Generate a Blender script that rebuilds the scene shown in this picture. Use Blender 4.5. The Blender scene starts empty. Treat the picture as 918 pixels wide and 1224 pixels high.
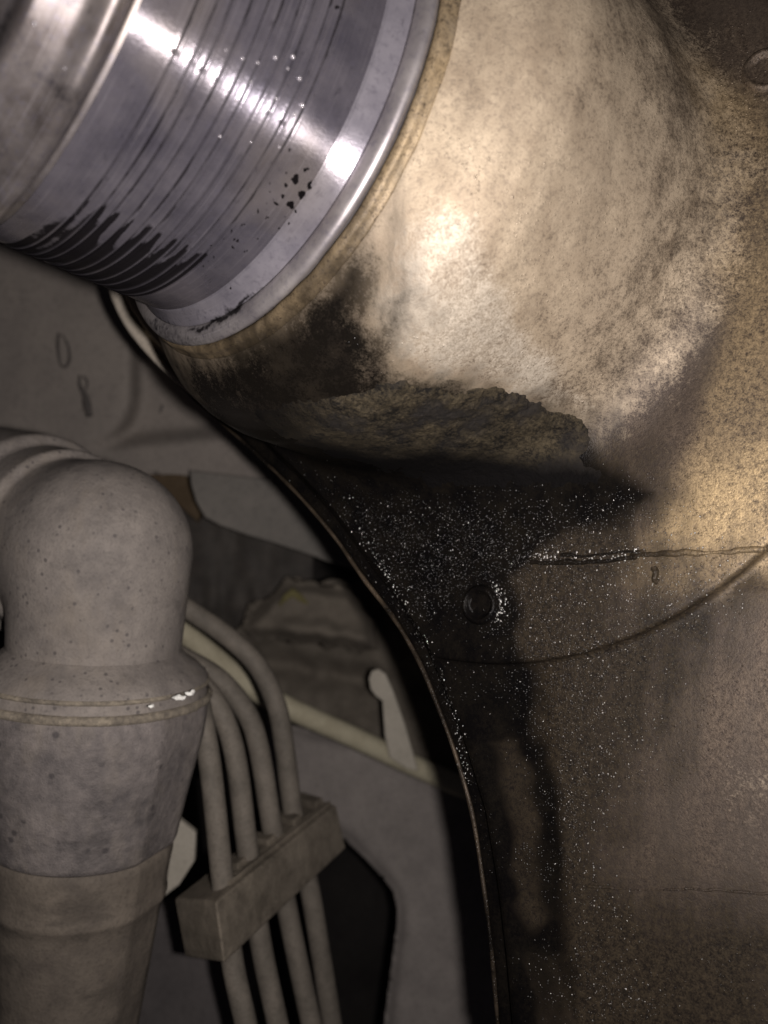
import bpy, bmesh, math, random
import numpy as np
from mathutils import Vector, Matrix

random.seed(4)
rng = np.random.default_rng(7)
S = 0.01                      # everything below is laid out in centimetres
F = 1020.0                    # focal length of the phone lens in photo pixels
scene = bpy.context.scene

# ------------------------------------------------------------------ camera, world, flash, exposure
cam_d = bpy.data.cameras.new('camera')
cam_d.sensor_width = 36.0
cam_d.lens = 36.0 * F / 1224.0
cam_d.clip_start = 0.005
cam_d.clip_end = 20.0
cam_d.dof.use_dof = True
cam_d.dof.focus_distance = 0.175
cam_d.dof.aperture_fstop = 16.0
cam = bpy.data.objects.new('camera', cam_d)
cam.rotation_euler = (math.pi / 2, 0, 0)
scene.collection.objects.link(cam)
scene.camera = cam

world = bpy.data.worlds.new('World')
scene.world = world
world.use_nodes = True
world.node_tree.nodes['Background'].inputs[0].default_value = (0.62, 0.56, 0.70, 1)
world.node_tree.nodes['Background'].inputs[1].default_value = 0.012

FLASH = np.array([1.25, 0.0, -0.25])
fl = bpy.data.lights.new('phone_flash', 'AREA')
fl.shape = 'DISK'
fl.size = 0.0055
fl.energy = 0.56
fl.color = (1.0, 0.925, 0.90)
flo = bpy.data.objects.new('phone_flash', fl)
flo.location = tuple(FLASH * S)
flo.rotation_euler = (math.radians(96), 0, math.radians(6))
scene.collection.objects.link(flo)

scene.view_settings.view_transform = 'Standard'
scene.view_settings.look = 'None'
scene.view_settings.gamma = 1.0
scene.view_settings.exposure = 0.0
scene.cycles.use_denoising = True
scene.cycles.sample_clamp_indirect = 3.0

# ------------------------------------------------------------------ helpers
def at(px, py, d):
    """point (cm) seen at photo pixel px,py, d centimetres in front of the lens"""
    return np.array([(px - 459.0) / F * d, d, (612.0 - py) / F * d])

def topx(P):
    return np.stack([459 + F * P[..., 0] / P[..., 1], 612 - F * P[..., 2] / P[..., 1]], -1)

def rays(p):
    p = np.asarray(p, float)
    d = np.stack([(p[..., 0] - 459) / F, np.ones(p.shape[:-1]), (612 - p[..., 1]) / F], -1)
    return d / np.linalg.norm(d, axis=-1)[..., None]

def link(name, me, mat, parent=None, **props):
    o = bpy.data.objects.new(name, me)
    scene.collection.objects.link(o)
    if mat is not None:
        me.materials.append(mat)
    if parent is not None:
        o.parent = parent
        o.matrix_parent_inverse = Matrix.Identity(4)
        if not props.pop('local', False):
            o.matrix_parent_inverse = parent.matrix_world.inverted()
    props.pop('local', None)
    for k, v in props.items():
        o[k] = v
    return o

def mesh(verts, faces, smooth=True, attrs=None):
    me = bpy.data.meshes.new('mesh')
    v = np.asarray(verts, float) * S
    if isinstance(faces, np.ndarray) and faces.ndim == 2:
        k = faces.shape[1]
        me.vertices.add(len(v)); me.vertices.foreach_set('co', v.astype(np.float32).ravel())
        me.loops.add(faces.size); me.loops.foreach_set('vertex_index', faces.astype(np.int32).ravel())
        me.polygons.add(len(faces))
        me.polygons.foreach_set('loop_start', np.arange(0, faces.size, k, dtype=np.int32))
    else:
        me.from_pydata([tuple(x) for x in v], [], [tuple(int(i) for i in f) for f in faces])
    me.update(calc_edges=True)
    me.validate()
    if attrs:
        for k, val in attrs.items():
            at_ = me.attributes.new(k, 'FLOAT', 'POINT')
            at_.data.foreach_set('value', np.asarray(val, np.float32))
    me.polygons.foreach_set('use_smooth', np.full(len(me.polygons), smooth))
    return me

def empty(name, loc, label, cat, group=None, rot=None):
    o = bpy.data.objects.new(name, None)
    o.empty_display_size = 0.01
    scene.collection.objects.link(o)
    o.matrix_world = (Matrix.Translation(Vector(np.asarray(loc) * S)) @ (rot or Matrix.Identity(4)))
    bpy.context.view_layer.update()
    o['label'] = label; o['category'] = cat
    if group: o['group'] = group
    return o

def tag(o, label, cat, group=None):
    o['label'] = label; o['category'] = cat
    if group: o['group'] = group

def hashn(ix, iy, iz):
    h = (ix * 374761393 + iy * 668265263 + iz * 2147483647 + 1013) & 0xFFFFFFFF
    h = ((h ^ (h >> 13)) * 1274126177) & 0xFFFFFFFF
    return ((h ^ (h >> 16)) & 0xFFFF) / 65535.0

def vnoise(P, s):
    """value noise -1..1 at points P (n,3), feature size s"""
    Q = np.asarray(P, float) / s
    i = np.floor(Q).astype(np.int64); f = Q - i; f = f * f * (3 - 2 * f)
    r = 0
    for dx in (0, 1):
        for dy in (0, 1):
            for dz in (0, 1):
                w = (f[:, 0] if dx else 1 - f[:, 0]) * (f[:, 1] if dy else 1 - f[:, 1]) * (f[:, 2] if dz else 1 - f[:, 2])
                r = r + w * hashn(i[:, 0] + dx, i[:, 1] + dy, i[:, 2] + dz)
    return r * 2 - 1

def fbm(P, s, n=4):
    r = 0; a = 1.0; t = 0
    for k in range(n):
        r = r + a * vnoise(np.asarray(P) + 17.3 * k, s); t += a; a *= 0.55; s *= 0.5
    return r / t

def smooth01(x):
    x = np.clip(x, 0, 1); return x * x * (3 - 2 * x)

def poly_sd(P, poly):
    """signed distance (negative inside) of 2-D points to a polygon"""
    P = np.asarray(P, float); V = np.asarray(poly, float); n = len(V)
    d = np.full(P.shape[0], 1e18); s = np.ones(P.shape[0])
    for i in range(n):
        a = V[i]; b = V[i - 1]
        e = b - a; w = P - a
        t = np.clip((w @ e) / (e @ e), 0, 1)
        q = w - t[:, None] * e
        d = np.minimum(d, (q ** 2).sum(1))
        c1 = P[:, 1] >= a[1]; c2 = P[:, 1] < b[1]; c3 = e[0] * w[:, 1] > e[1] * w[:, 0]
        flip = (c1 & c2 & c3) | (~c1 & ~c2 & ~c3)
        s = np.where(flip, -s, s)
    return s * np.sqrt(d)

def smin(a, b, k):
    h = np.clip(0.5 + 0.5 * (b - a) / k, 0, 1)
    return b * (1 - h) + a * h - k * h * (1 - h)

def extrude_sd(d2, z, h, r):
    wx = d2 + r; wz = np.abs(z) - h + r
    return np.minimum(np.maximum(wx, wz), 0) + np.sqrt(np.maximum(wx, 0) ** 2 + np.maximum(wz, 0) ** 2) - r

def surface_nets(D, org, h):
    """D: 3-D array of distances; returns verts in grid frame and quads"""
    neg = D < 0
    nx, ny, nz = D.shape
    c = np.zeros((nx - 1, ny - 1, nz - 1), np.int8)
    for dx in (0, 1):
        for dy in (0, 1):
            for dz in (0, 1):
                c += neg[dx:nx - 1 + dx, dy:ny - 1 + dy, dz:nz - 1 + dz]
    I = np.argwhere((c > 0) & (c < 8))
    idx = np.full(c.shape, -1, np.int64); idx[I[:, 0], I[:, 1], I[:, 2]] = np.arange(len(I))
    acc = np.zeros((len(I), 3)); cnt = np.zeros(len(I))
    corners = [(x, y, z) for x in (0, 1) for y in (0, 1) for z in (0, 1)]
    val = {k: D[I[:, 0] + k[0], I[:, 1] + k[1], I[:, 2] + k[2]] for k in corners}
    for k in corners:
        for ax in range(3):
            if k[ax] == 0:
                m = list(k); m[ax] = 1; m = tuple(m)
                a, b = val[k], val[m]
                cr = (a < 0) != (b < 0)
                t = np.where(cr, a / np.where(cr, a - b, 1), 0)
                p = np.tile(np.array(k, float), (len(I), 1)); p[:, ax] += t
                acc += p * cr[:, None]; cnt += cr
    V = (I + acc / cnt[:, None]) * h + org
    Q = []
    for ax in range(3):
        o1, o2 = [(1, 2), (2, 0), (0, 1)][ax]
        sl0 = [slice(None)] * 3; sl1 = [slice(None)] * 3
        sl0[ax] = slice(0, -1); sl1[ax] = slice(1, None)
        a = neg[tuple(sl0)]; b = neg[tuple(sl1)]
        E_ = np.argwhere(a != b)
        ok = (E_[:, o1] > 0) & (E_[:, o2] > 0) & (E_[:, o1] < D.shape[o1] - 1) & (E_[:, o2] < D.shape[o2] - 1)
        E_ = E_[ok]
        sgn = a[E_[:, 0], E_[:, 1], E_[:, 2]]
        def cell(d1, d2):
            C = E_.copy(); C[:, o1] -= d1; C[:, o2] -= d2
            return idx[C[:, 0], C[:, 1], C[:, 2]]
        q = np.stack([cell(1, 1), cell(0, 1), cell(0, 0), cell(1, 0)], 1)
        q = np.where(sgn[:, None], q, q[:, ::-1])
        Q.append(q)
    return V, np.concatenate(Q)

def tube(path, rad, seg=14, close=True):
    """tube along a polyline (cm); rad scalar or per point"""
    P = np.asarray(path, float); n = len(P)
    R = np.full(n, rad) if np.isscalar(rad) else np.asarray(rad)
    T = np.gradient(P, axis=0); T /= np.linalg.norm(T, axis=1)[:, None]
    up = np.array([0.1, 1.0, 0.05])
    V = []
    for i in range(n):
        x = np.cross(T[i], up); x /= np.linalg.norm(x); y = np.cross(x, T[i])
        for k in range(seg):
            a = 2 * math.pi * k / seg
            V.append(P[i] + R[i] * (math.cos(a) * x + math.sin(a) * y))
    Fc = []
    for i in range(n - 1):
        for k in range(seg):
            k2 = (k + 1) % seg
            Fc.append((i * seg + k, i * seg + k2, (i + 1) * seg + k2, (i + 1) * seg + k))
    if close:
        Fc.append(tuple(range(seg))[::-1]); Fc.append(tuple((n - 1) * seg + k for k in range(seg)))
    return V, Fc

def spline(pts, n=40):
    """Catmull-Rom through the points"""
    P = np.asarray(pts, float)
    P = np.vstack([2 * P[0] - P[1], P, 2 * P[-1] - P[-2]])
    out = []
    m = len(P) - 3
    for i in range(m):
        for t in np.linspace(0, 1, max(2, n // m), endpoint=(i == m - 1)):
            p0, p1, p2, p3 = P[i:i + 4]
            out.append(0.5 * (2 * p1 + (p2 - p0) * t + (2 * p0 - 5 * p1 + 4 * p2 - p3) * t * t + (3 * p1 - p0 - 3 * p2 + p3) * t ** 3))
    return np.array(out)

# ------------------------------------------------------------------ materials
class NT:
    def __init__(s, name):
        s.m = bpy.data.materials.new(name); s.m.use_nodes = True
        s.t = s.m.node_tree; s.n = s.t.nodes
        s.b = s.n['Principled BSDF']
        s.tc = s.n.new('ShaderNodeTexCoord')
    def l(s, a, b): s.t.links.new(a, b)
    def noise(s, scale, detail=4, rough=0.6, vec=None, dist=0.0):
        n = s.n.new('ShaderNodeTexNoise'); n.inputs['Scale'].default_value = scale
        n.inputs['Detail'].default_value = detail; n.inputs['Roughness'].default_value = rough
        n.inputs['Distortion'].default_value = dist
        s.l(vec if vec is not None else s.tc.outputs['Object'], n.inputs['Vector'])
        return n.outputs['Fac']
    def voro(s, scale, vec=None, feature='F1', out='Distance', rnd=1.0):
        n = s.n.new('ShaderNodeTexVoronoi'); n.inputs['Scale'].default_value = scale; n.feature = feature
        n.inputs['Randomness'].default_value = rnd
        s.l(vec if vec is not None else s.tc.outputs['Object'], n.inputs['Vector'])
        return n.outputs[out]
    def ramp(s, fac, stops):
        r = s.n.new('ShaderNodeValToRGB'); e = r.color_ramp.elements
        while len(e) < len(stops): e.new(0.5)
        for k, (p, c) in enumerate(stops):
            e[k].position = p
            e[k].color = (c, c, c, 1) if np.isscalar(c) else (*c, 1)
        s.l(fac, r.inputs['Fac']); return r.outputs['Color']
    def mix(s, f, a, b, mode='MIX'):
        m = s.n.new('ShaderNodeMix'); m.data_type = 'RGBA'; m.blend_type = mode
        for sock, v in ((m.inputs['Factor'], f), (m.inputs['A'], a), (m.inputs['B'], b)):
            s.put(sock, v)
        return m.outputs['Result']
    def put(s, sock, v):
        if isinstance(v, bpy.types.NodeSocket): s.l(v, sock)
        elif isinstance(v, (tuple, list)): sock.default_value = (*v, 1) if len(v) == 3 and sock.type == 'RGBA' else v
        elif sock.type == 'RGBA': sock.default_value = (v, v, v, 1)
        else: sock.default_value = v
    def math(s, op, a, b=0.0, clamp=False):
        m = s.n.new('ShaderNodeMath'); m.operation = op; m.use_clamp = clamp
        s.put(m.inputs[0], a); s.put(m.inputs[1], b); return m.outputs[0]
    def attr(s, name):
        a = s.n.new('ShaderNodeAttribute'); a.attribute_name = name; return a.outputs['Fac']
    def bump(s, h, strength, dist, normal=None):
        b = s.n.new('ShaderNodeBump'); s.put(b.inputs['Strength'], strength); b.inputs['Distance'].default_value = dist
        s.l(h, b.inputs['Height'])
        if normal is not None: s.l(normal, b.inputs['Normal'])
        return b.outputs['Normal']
    def mapping(s, scale):
        m = s.n.new('ShaderNodeMapping'); m.inputs['Scale'].default_value = scale
        s.l(s.tc.outputs['Object'], m.inputs['Vector']); return m.outputs['Vector']
    def set(s, **kw):
        names = dict(color='Base Color', rough='Roughness', metal='Metallic', spec='Specular IOR Level', normal='Normal',
                     aniso='Anisotropic', ior='IOR', coat='Coat Weight', coatr='Coat Roughness', tangent='Tangent')
        for k, v in kw.items(): s.put(s.b.inputs[names[k]], v)
        return s.m

def mat_casting():
    M = NT('cast_aluminium_grimy')
    oil, film, dust, gold, silver = M.attr('oil'), M.attr('film'), M.attr('dust'), M.attr('gold'), M.attr('silver')
    smear = M.noise(1.0, 5, 0.65, M.mapping((170, 170, 22)))
    n0 = M.noise(22, 4, 0.6); n1 = M.noise(130, 6, 0.68); n2 = M.noise(1000, 5, 0.74); n3 = M.noise(3000, 3, 0.65); n4 = M.noise(45, 4, 0.6)
    gr = M.math('ADD', M.math('MULTIPLY', n2, 0.55), M.math('MULTIPLY', n3, 0.45))
    metal = M.mix(M.ramp(gr, [(0.40, 0), (0.60, 1)]), (0.030, 0.022, 0.017), (0.100, 0.076, 0.055))
    metal = M.mix(M.ramp(n4, [(0.35, 0.6), (0.6, 0)]), metal, (0.045, 0.035, 0.029))
    tan = M.mix(M.ramp(n1, [(0.34, 0), (0.68, 1)]), (0.31, 0.245, 0.172), (0.50, 0.41, 0.295))
    tan = M.mix(M.ramp(n0, [(0.40, 0.18), (0.60, 0)]), tan, (0.27, 0.22, 0.17))
    tan = M.mix(M.ramp(gr, [(0.40, 0.6), (0.52, 0)]), tan, (0.17, 0.135, 0.10))
    dm = M.math('ADD', dust, M.math('MULTIPLY', M.math('SUBTRACT', n1, 0.5), 0.8))
    dm = M.ramp(M.math('ADD', dm, M.math('MULTIPLY', M.math('SUBTRACT', gr, 0.5), 1.0)), [(0.3, 0), (0.72, 1)])
    c = M.mix(dm, metal, tan)
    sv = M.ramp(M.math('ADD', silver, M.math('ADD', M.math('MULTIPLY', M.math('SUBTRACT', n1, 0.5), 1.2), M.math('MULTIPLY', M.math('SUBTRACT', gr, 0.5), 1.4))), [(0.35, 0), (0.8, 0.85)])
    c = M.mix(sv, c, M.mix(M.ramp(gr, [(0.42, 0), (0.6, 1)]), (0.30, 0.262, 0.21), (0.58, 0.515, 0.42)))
    c = M.mix(M.math('MULTIPLY', M.ramp(smear, [(0.46, 0), (0.66, 0.5)]), M.mix(dm, 1.0, 0.22)), c, (0.055, 0.044, 0.035))
    gm = M.math('MULTIPLY', gold, M.ramp(M.math('ADD', gr, M.math('MULTIPLY', M.math('SUBTRACT', n4, 0.5), 0.35)), [(0.36, 0), (0.70, 1)]))
    c = M.mix(gm, c, (0.46, 0.34, 0.185))
    fm = M.math('ADD', film, M.math('ADD', M.math('MULTIPLY', M.math('SUBTRACT', n1, 0.5), 0.6), M.math('MULTIPLY', M.math('SUBTRACT', smear, 0.5), 0.9)))
    fm = M.ramp(M.math('ADD', fm, M.math('MULTIPLY', M.math('SUBTRACT', gr, 0.5), 1.1)), [(0.25, 0), (0.75, 0.92)])
    c = M.mix(fm, c, M.mix(M.ramp(gr, [(0.42, 0), (0.62, 1)]), (0.0075, 0.006, 0.005), (0.038, 0.029, 0.018)))
    om = M.math('ADD', oil, M.math('MULTIPLY', M.math('SUBTRACT', n1, 0.5), 0.6))
    om = M.math('ADD', om, M.math('MULTIPLY', M.math('SUBTRACT', gr, 0.5), 0.9))
    om = M.ramp(M.math('ADD', om, M.math('MULTIPLY', M.math('SUBTRACT', n4, 0.5), 0.35)), [(0.30, 0), (0.72, 1)])
    oilc = M.mix(M.ramp(M.math('ADD', M.math('MULTIPLY', n1, 0.5), M.math('MULTIPLY', gr, 0.5)), [(0.44, 0), (0.64, 1)]), (0.0028, 0.0025, 0.0026), (0.0095, 0.0078, 0.0058))
    c = M.mix(om, c, oilc)
    rough = M.mix(dm, 0.50, 0.62)
    rough = M.mix(gm, rough, 0.40)
    rough = M.mix(fm, rough, 0.42)
    rough = M.mix(om, rough, 0.24)
    metf = M.math('MULTIPLY', M.math('SUBTRACT', 1.0, M.math('MAXIMUM', om, fm)), M.mix(dm, 0.38, 0.32))
    h = M.math('ADD', M.math('MULTIPLY', n2, 0.6), M.math('MULTIPLY', n3, 0.5))
    h = M.math('ADD', h, M.math('MULTIPLY', n1, 0.10))
    nb = M.bump(h, 0.26, 0.0006)
    bd = M.attr('bead')
    vd = M.voro(1900); vd2 = M.voro(950)
    wet = M.math('ADD', bd, M.math('MULTIPLY', M.math('SUBTRACT', n1, 0.5), 0.9))
    sepr = M.n.new('ShaderNodeSeparateColor'); M.l(M.voro(1900, out='Color'), sepr.inputs[0])
    sepq = M.n.new('ShaderNodeSeparateColor'); M.l(M.voro(950, out='Color'), sepq.inputs[0])
    clump = M.math('ADD', wet, M.math('MULTIPLY', M.math('SUBTRACT', n4, 0.5), 1.6))
    d1 = M.math('MULTIPLY', M.ramp(vd, [(0.14, 1), (0.40, 0)]), M.math('GREATER_THAN', M.math('SUBTRACT', M.math('MULTIPLY', clump, 0.75), sepr.outputs[0]), 0.0))
    d2 = M.math('MULTIPLY', M.ramp(vd2, [(0.10, 1), (0.28, 0)]), M.math('GREATER_THAN', M.math('SUBTRACT', M.math('MULTIPLY', clump, 0.35), sepq.outputs[0]), 0.0))
    dd = M.math('MAXIMUM', d1, d2)
    nb = M.bump(dd, 0.55, 0.00022, nb)
    rough = M.mix(dd, rough, 0.27)
    sp = M.mix(dd, M.mix(om, M.mix(fm, M.mix(dm, 0.20, 0.40), 0.08), 0.05), 0.55)
    return M.set(color=c, rough=rough, metal=metf, spec=sp, normal=nb)

def mat_shaft(name='machined_steel_oily', ca=(0.105, 0.098, 0.122), cb=(0.205, 0.19, 0.215), rg=(0.25, 0.30), an=1.0):
    M = NT(name)
    oil, pit, grv = M.attr('oil'), M.attr('pit'), M.attr('groove')
    v = M.mapping((60, 60, 2600)); turned = M.noise(1.0, 3, 0.6, v)
    v2 = M.mapping((130, 130, 1500)); streak = M.noise(1.0, 4, 0.65, v2)
    n1 = M.noise(120, 5, 0.62); n2 = M.noise(900, 4, 0.65); n3 = M.noise(2400, 2, 0.5)
    c = M.mix(M.ramp(n1, [(0.3, 0), (0.7, 1)]), ca, cb)
    c = M.mix(M.ramp(n2, [(0.52, 0), (0.70, 0.45)]), c, (0.15, 0.14, 0.18))
    c = M.mix(M.ramp(M.noise(38, 3, 0.5), [(0.5, 0), (0.72, 0.35)]), c, (0.40, 0.34, 0.26))
    # stains held along the turned grooves
    gm = M.math('ADD', grv, M.math('MULTIPLY', M.math('SUBTRACT', streak, 0.5), 2.4))
    gm = M.math('MULTIPLY', M.ramp(gm, [(0.80, 0), (1.15, 1)]), M.ramp(grv, [(0.08, 0), (0.2, 1)]))
    thin = M.math('MULTIPLY', M.ramp(grv, [(0.72, 0), (0.95, 1)]), M.ramp(streak, [(0.30, 0.55), (0.55, 1)]))
    gm = M.math('MAXIMUM', M.math('MULTIPLY', gm, 0.9), thin)
    scr = M.noise(1.0, 3, 0.6, M.mapping((40, 40, 5200)))
    c = M.mix(M.ramp(scr, [(0.58, 0), (0.72, 0.22)]), c, (0.62, 0.58, 0.62))
    c = M.mix(M.ramp(M.noise(1.0, 4, 0.7, M.mapping((420, 420, 900))), [(0.60, 0), (0.72, 0.45)]), c, tuple(x * 0.42 for x in ca))
    om = M.ramp(M.math('ADD', oil, M.math('MULTIPLY', M.math('SUBTRACT', n2, 0.5), 0.7)), [(0.26, 0), (0.74, 0.97)])
    om = M.math('MULTIPLY', om, M.math('SUBTRACT', 1.0, M.math('MULTIPLY', M.attr('crest'), 0.55)))
    pm = M.ramp(M.math('ADD', pit, M.math('MULTIPLY', M.math('SUBTRACT', n2, 0.5), 0.9)), [(0.56, 0), (0.62, 1)])
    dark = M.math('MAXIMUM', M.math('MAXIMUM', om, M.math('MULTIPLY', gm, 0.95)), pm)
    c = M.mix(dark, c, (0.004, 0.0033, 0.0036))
    rough = M.mix(M.ramp(n1, [(0.3, 0), (0.7, 1)]), rg[0], rg[1])
    rough = M.mix(dark, rough, 0.5)
    metf = M.math('MULTIPLY', M.math('SUBTRACT', 1.0, dark), 0.66)
    h = M.math('ADD', M.math('MULTIPLY', turned, 0.35), M.math('MULTIPLY', n2, 0.45))
    h = M.math('ADD', h, M.math('MULTIPLY', n3, 0.2))
    nb = M.bump(h, 0.10, 0.0004)
    tg = M.n.new('ShaderNodeTangent'); tg.direction_type = 'RADIAL'; tg.axis = 'Z'
    M.b.inputs['Anisotropic Rotation'].default_value = 0.25
    sp = M.mix(dark, 0.5, 0.06)
    return M.set(color=c, rough=rough, metal=metf, spec=sp, normal=nb, aniso=an, tangent=tg.outputs[0])

def mat_grime(name, a, b, rough=0.85, sc=300, bump=0.5, spec=0.3, spots=None, dist=0.0008, smudge=None):
    """dusty plastic or painted metal: two-tone mottle, fine grain, optional dark spots"""
    M = NT(name)
    n1 = M.noise(sc, 5, 0.65); n2 = M.noise(sc * 7, 3, 0.6); n0 = M.noise(sc * 0.22, 3, 0.5)
    c = M.mix(M.ramp(M.math('ADD', M.math('MULTIPLY', n1, 0.55), M.math('MULTIPLY', n0, 0.45)), [(0.34, 0), (0.66, 1)]), a, b)
    c = M.mix(M.ramp(n2, [(0.5, 0), (0.75, 0.38)]), c, tuple(x * 0.45 for x in a))
    if smudge:
        sm = M.noise(1.0, 5, 0.7, M.mapping((smudge[0] * 0.5, smudge[0], smudge[0] * 1.6)))
        c = M.mix(M.ramp(sm, [(0.56, 0), (0.66, 0.42)]), c, tuple(x * 0.55 for x in a))
        sm2 = M.noise(1.0, 4, 0.7, M.mapping((smudge[0] * 0.7 + 5, smudge[0] * 0.6, smudge[0] * 0.35)))
        c = M.mix(M.ramp(sm2, [(0.50, 0), (0.72, 0.35)]), c, smudge[1])
    if spots:
        vd = M.voro(spots[0]); pick = M.noise(spots[0] * 0.45, 2, 0.5)
        sp = M.math('MULTIPLY', M.ramp(vd, [(spots[1], 1), (spots[1] + 0.10, 0)]), M.ramp(pick, [(0.46, 0), (0.56, 0.8)]))
        c = M.mix(sp, c, spots[2])
    h = M.math('ADD', M.math('MULTIPLY', n1, 0.8), M.math('MULTIPLY', n2, 0.45))
    return M.set(color=c, rough=rough, metal=0.0, spec=spec, normal=M.bump(h, bump, dist))

def mat_plain(name, col, rough=0.5, spec=0.5, metal=0.0, ior=1.5):
    M = NT(name)
    n = M.noise(900, 3, 0.6)
    c = M.mix(M.ramp(n, [(0.3, 0), (0.7, 1)]), tuple(x * 0.75 for x in col), tuple(min(1, x * 1.2) for x in col))
    return M.set(color=c, rough=rough, spec=spec, metal=metal, ior=ior)

m_cast = mat_casting()
m_shaft = mat_shaft()
m_flange = mat_shaft('turned_flange_steel', (0.27, 0.255, 0.30), (0.45, 0.425, 0.47), (0.34, 0.40))
m_collar = mat_shaft('stained_collar_steel', (0.075, 0.063, 0.060), (0.20, 0.18, 0.175), (0.40, 0.50), 0.0)
m_lip = mat_shaft('rolled_lip_steel', (0.24, 0.22, 0.23), (0.42, 0.39, 0.38), (0.40, 0.48), 0.0)
m_rim = mat_grime('crusty_rim', (0.075, 0.055, 0.032), (0.36, 0.28, 0.17), 0.5, 300, 0.8, 0.5)
def mat_crust():
    M = NT('oily_dirt_crust')
    wet = M.attr('wet')
    n1 = M.noise(190, 5, 0.75); n2 = M.noise(1500, 4, 0.75); n0 = M.noise(75, 4, 0.6)
    k = M.math('ADD', M.math('MULTIPLY', n1, 0.5), M.math('MULTIPLY', n2, 0.5))
    c = M.mix(M.ramp(k, [(0.42, 0), (0.60, 1)]), (0.006, 0.005, 0.004), (0.066, 0.052, 0.031))
    c = M.mix(M.ramp(n0, [(0.52, 0), (0.62, 0.8)]), c, (0.016, 0.014, 0.013))
    wm = M.ramp(M.math('ADD', wet, M.math('MULTIPLY', M.math('SUBTRACT', k, 0.5), 0.8)), [(0.25, 0), (0.75, 1)])
    c = M.mix(wm, c, (0.0035, 0.003, 0.003))
    return M.set(color=c, rough=0.8, spec=M.mix(wm, 0.2, 0.08), normal=M.bump(k, 0.8, 0.0011))
m_crust = mat_crust()
m_drop = mat_plain('oil_bead', (0.36, 0.35, 0.34), 0.28, 0.5, 1.0)
m_bead = mat_plain('water_bead_bright', (0.55, 0.52, 0.55), 0.15, 0.6, 0.5)
m_elbow = mat_grime('dusty_grey_plastic', (0.150, 0.134, 0.122), (0.265, 0.236, 0.208), 0.75, 200, 0.5, 0.3, (420, 0.16, (0.085, 0.076, 0.073)), 0.0008, (70, (0.27, 0.225, 0.17)))
m_cap = mat_grime('dusty_violet_plastic', (0.100, 0.090, 0.088), (0.235, 0.208, 0.192), 0.72, 340, 0.7, 0.35, (210, 0.13, (0.06, 0.054, 0.055)), 0.0008, (80, (0.32, 0.275, 0.215)))
m_sleeve = mat_grime('dusty_brown_rubber', (0.080, 0.068, 0.057), (0.175, 0.148, 0.118), 0.8, 150, 0.5, 0.3, None, 0.0008, (60, (0.19, 0.155, 0.11)))
m_dustridge = mat_grime('dust_caked_edge', (0.11, 0.096, 0.080), (0.36, 0.31, 0.235), 0.85, 700, 0.7, 0.3)
m_fleck = mat_plain('white_fleck', (0.85, 0.84, 0.78), 0.8)
m_line = mat_grime('coated_steel_line', (0.095, 0.085, 0.07), (0.205, 0.18, 0.148), 0.7, 150, 0.5, 0.3)
m_clip = mat_grime('dusty_clip_plastic', (0.105, 0.09, 0.07), (0.255, 0.22, 0.172), 0.9, 200, 0.7, 0.2, None, 0.0008, (80, (0.30, 0.26, 0.20)))
m_rod = mat_grime('pale_rod_coating', (0.40, 0.36, 0.25), (0.56, 0.52, 0.38), 0.7, 120, 0.2, 0.3)
m_pale = mat_grime('pale_primer', (0.42, 0.39, 0.32), (0.54, 0.50, 0.42), 0.8, 120, 0.2, 0.3)
m_panel = mat_grime('dusty_underbody_paint', (0.235, 0.21, 0.188), (0.32, 0.285, 0.25), 0.8, 60, 0.25, 0.25)
m_panel2 = mat_grime('underbody_sealer', (0.16, 0.152, 0.136), (0.235, 0.215, 0.19), 0.8, 60, 0.25, 0.25)
m_floor = mat_grime('floor_sealer_grey', (0.225, 0.205, 0.19), (0.33, 0.30, 0.275), 0.85, 90, 0.4, 0.25)
m_felt = mat_grime('brown_felt', (0.12, 0.105, 0.085), (0.21, 0.185, 0.15), 0.95, 110, 0.6, 0.1)
m_foam = mat_grime('beige_foam', (0.17, 0.15, 0.122), (0.24, 0.21, 0.168), 0.95, 110, 0.5, 0.1)
m_yellow = mat_plain('yellow_paint_mark', (0.20, 0.178, 0.075), 0.9)
m_dark = mat_grime('dark_underbody', (0.03, 0.027, 0.026), (0.05, 0.046, 0.042), 0.9, 60, 0.3, 0.2)
m_stain = mat_plain('dried_drip', (0.09, 0.078, 0.07), 0.6)

# ------------------------------------------------------------------ frames shared by shaft and housing
AX = np.array([0.71428323, 0.66487713, -0.21848997])       # shaft axis, pointing away from the camera into the housing
AC = np.array([-1.79555825, 18.00000365, 7.94571394])
PN = np.array([-0.525, -0.84, 0.137]); PN /= np.linalg.norm(PN)    # outward normal of the housing face
PO = np.array([7.2, 16.0, -0.75])
PU = np.cross(PN, [0, 0, 1.0]); PU /= np.linalg.norm(PU); PU *= np.sign(PU[0])
PV = np.cross(PU, PN); PV *= np.sign(PV[2])

def on_plane(p, off=0.0):
    D = rays(p); s = (PN @ PO + off) / (D @ PN)
    return D * s[..., None]

def to_uv(P):
    return np.stack([(P - PO) @ PU, (P - PO) @ PV], -1)

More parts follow.
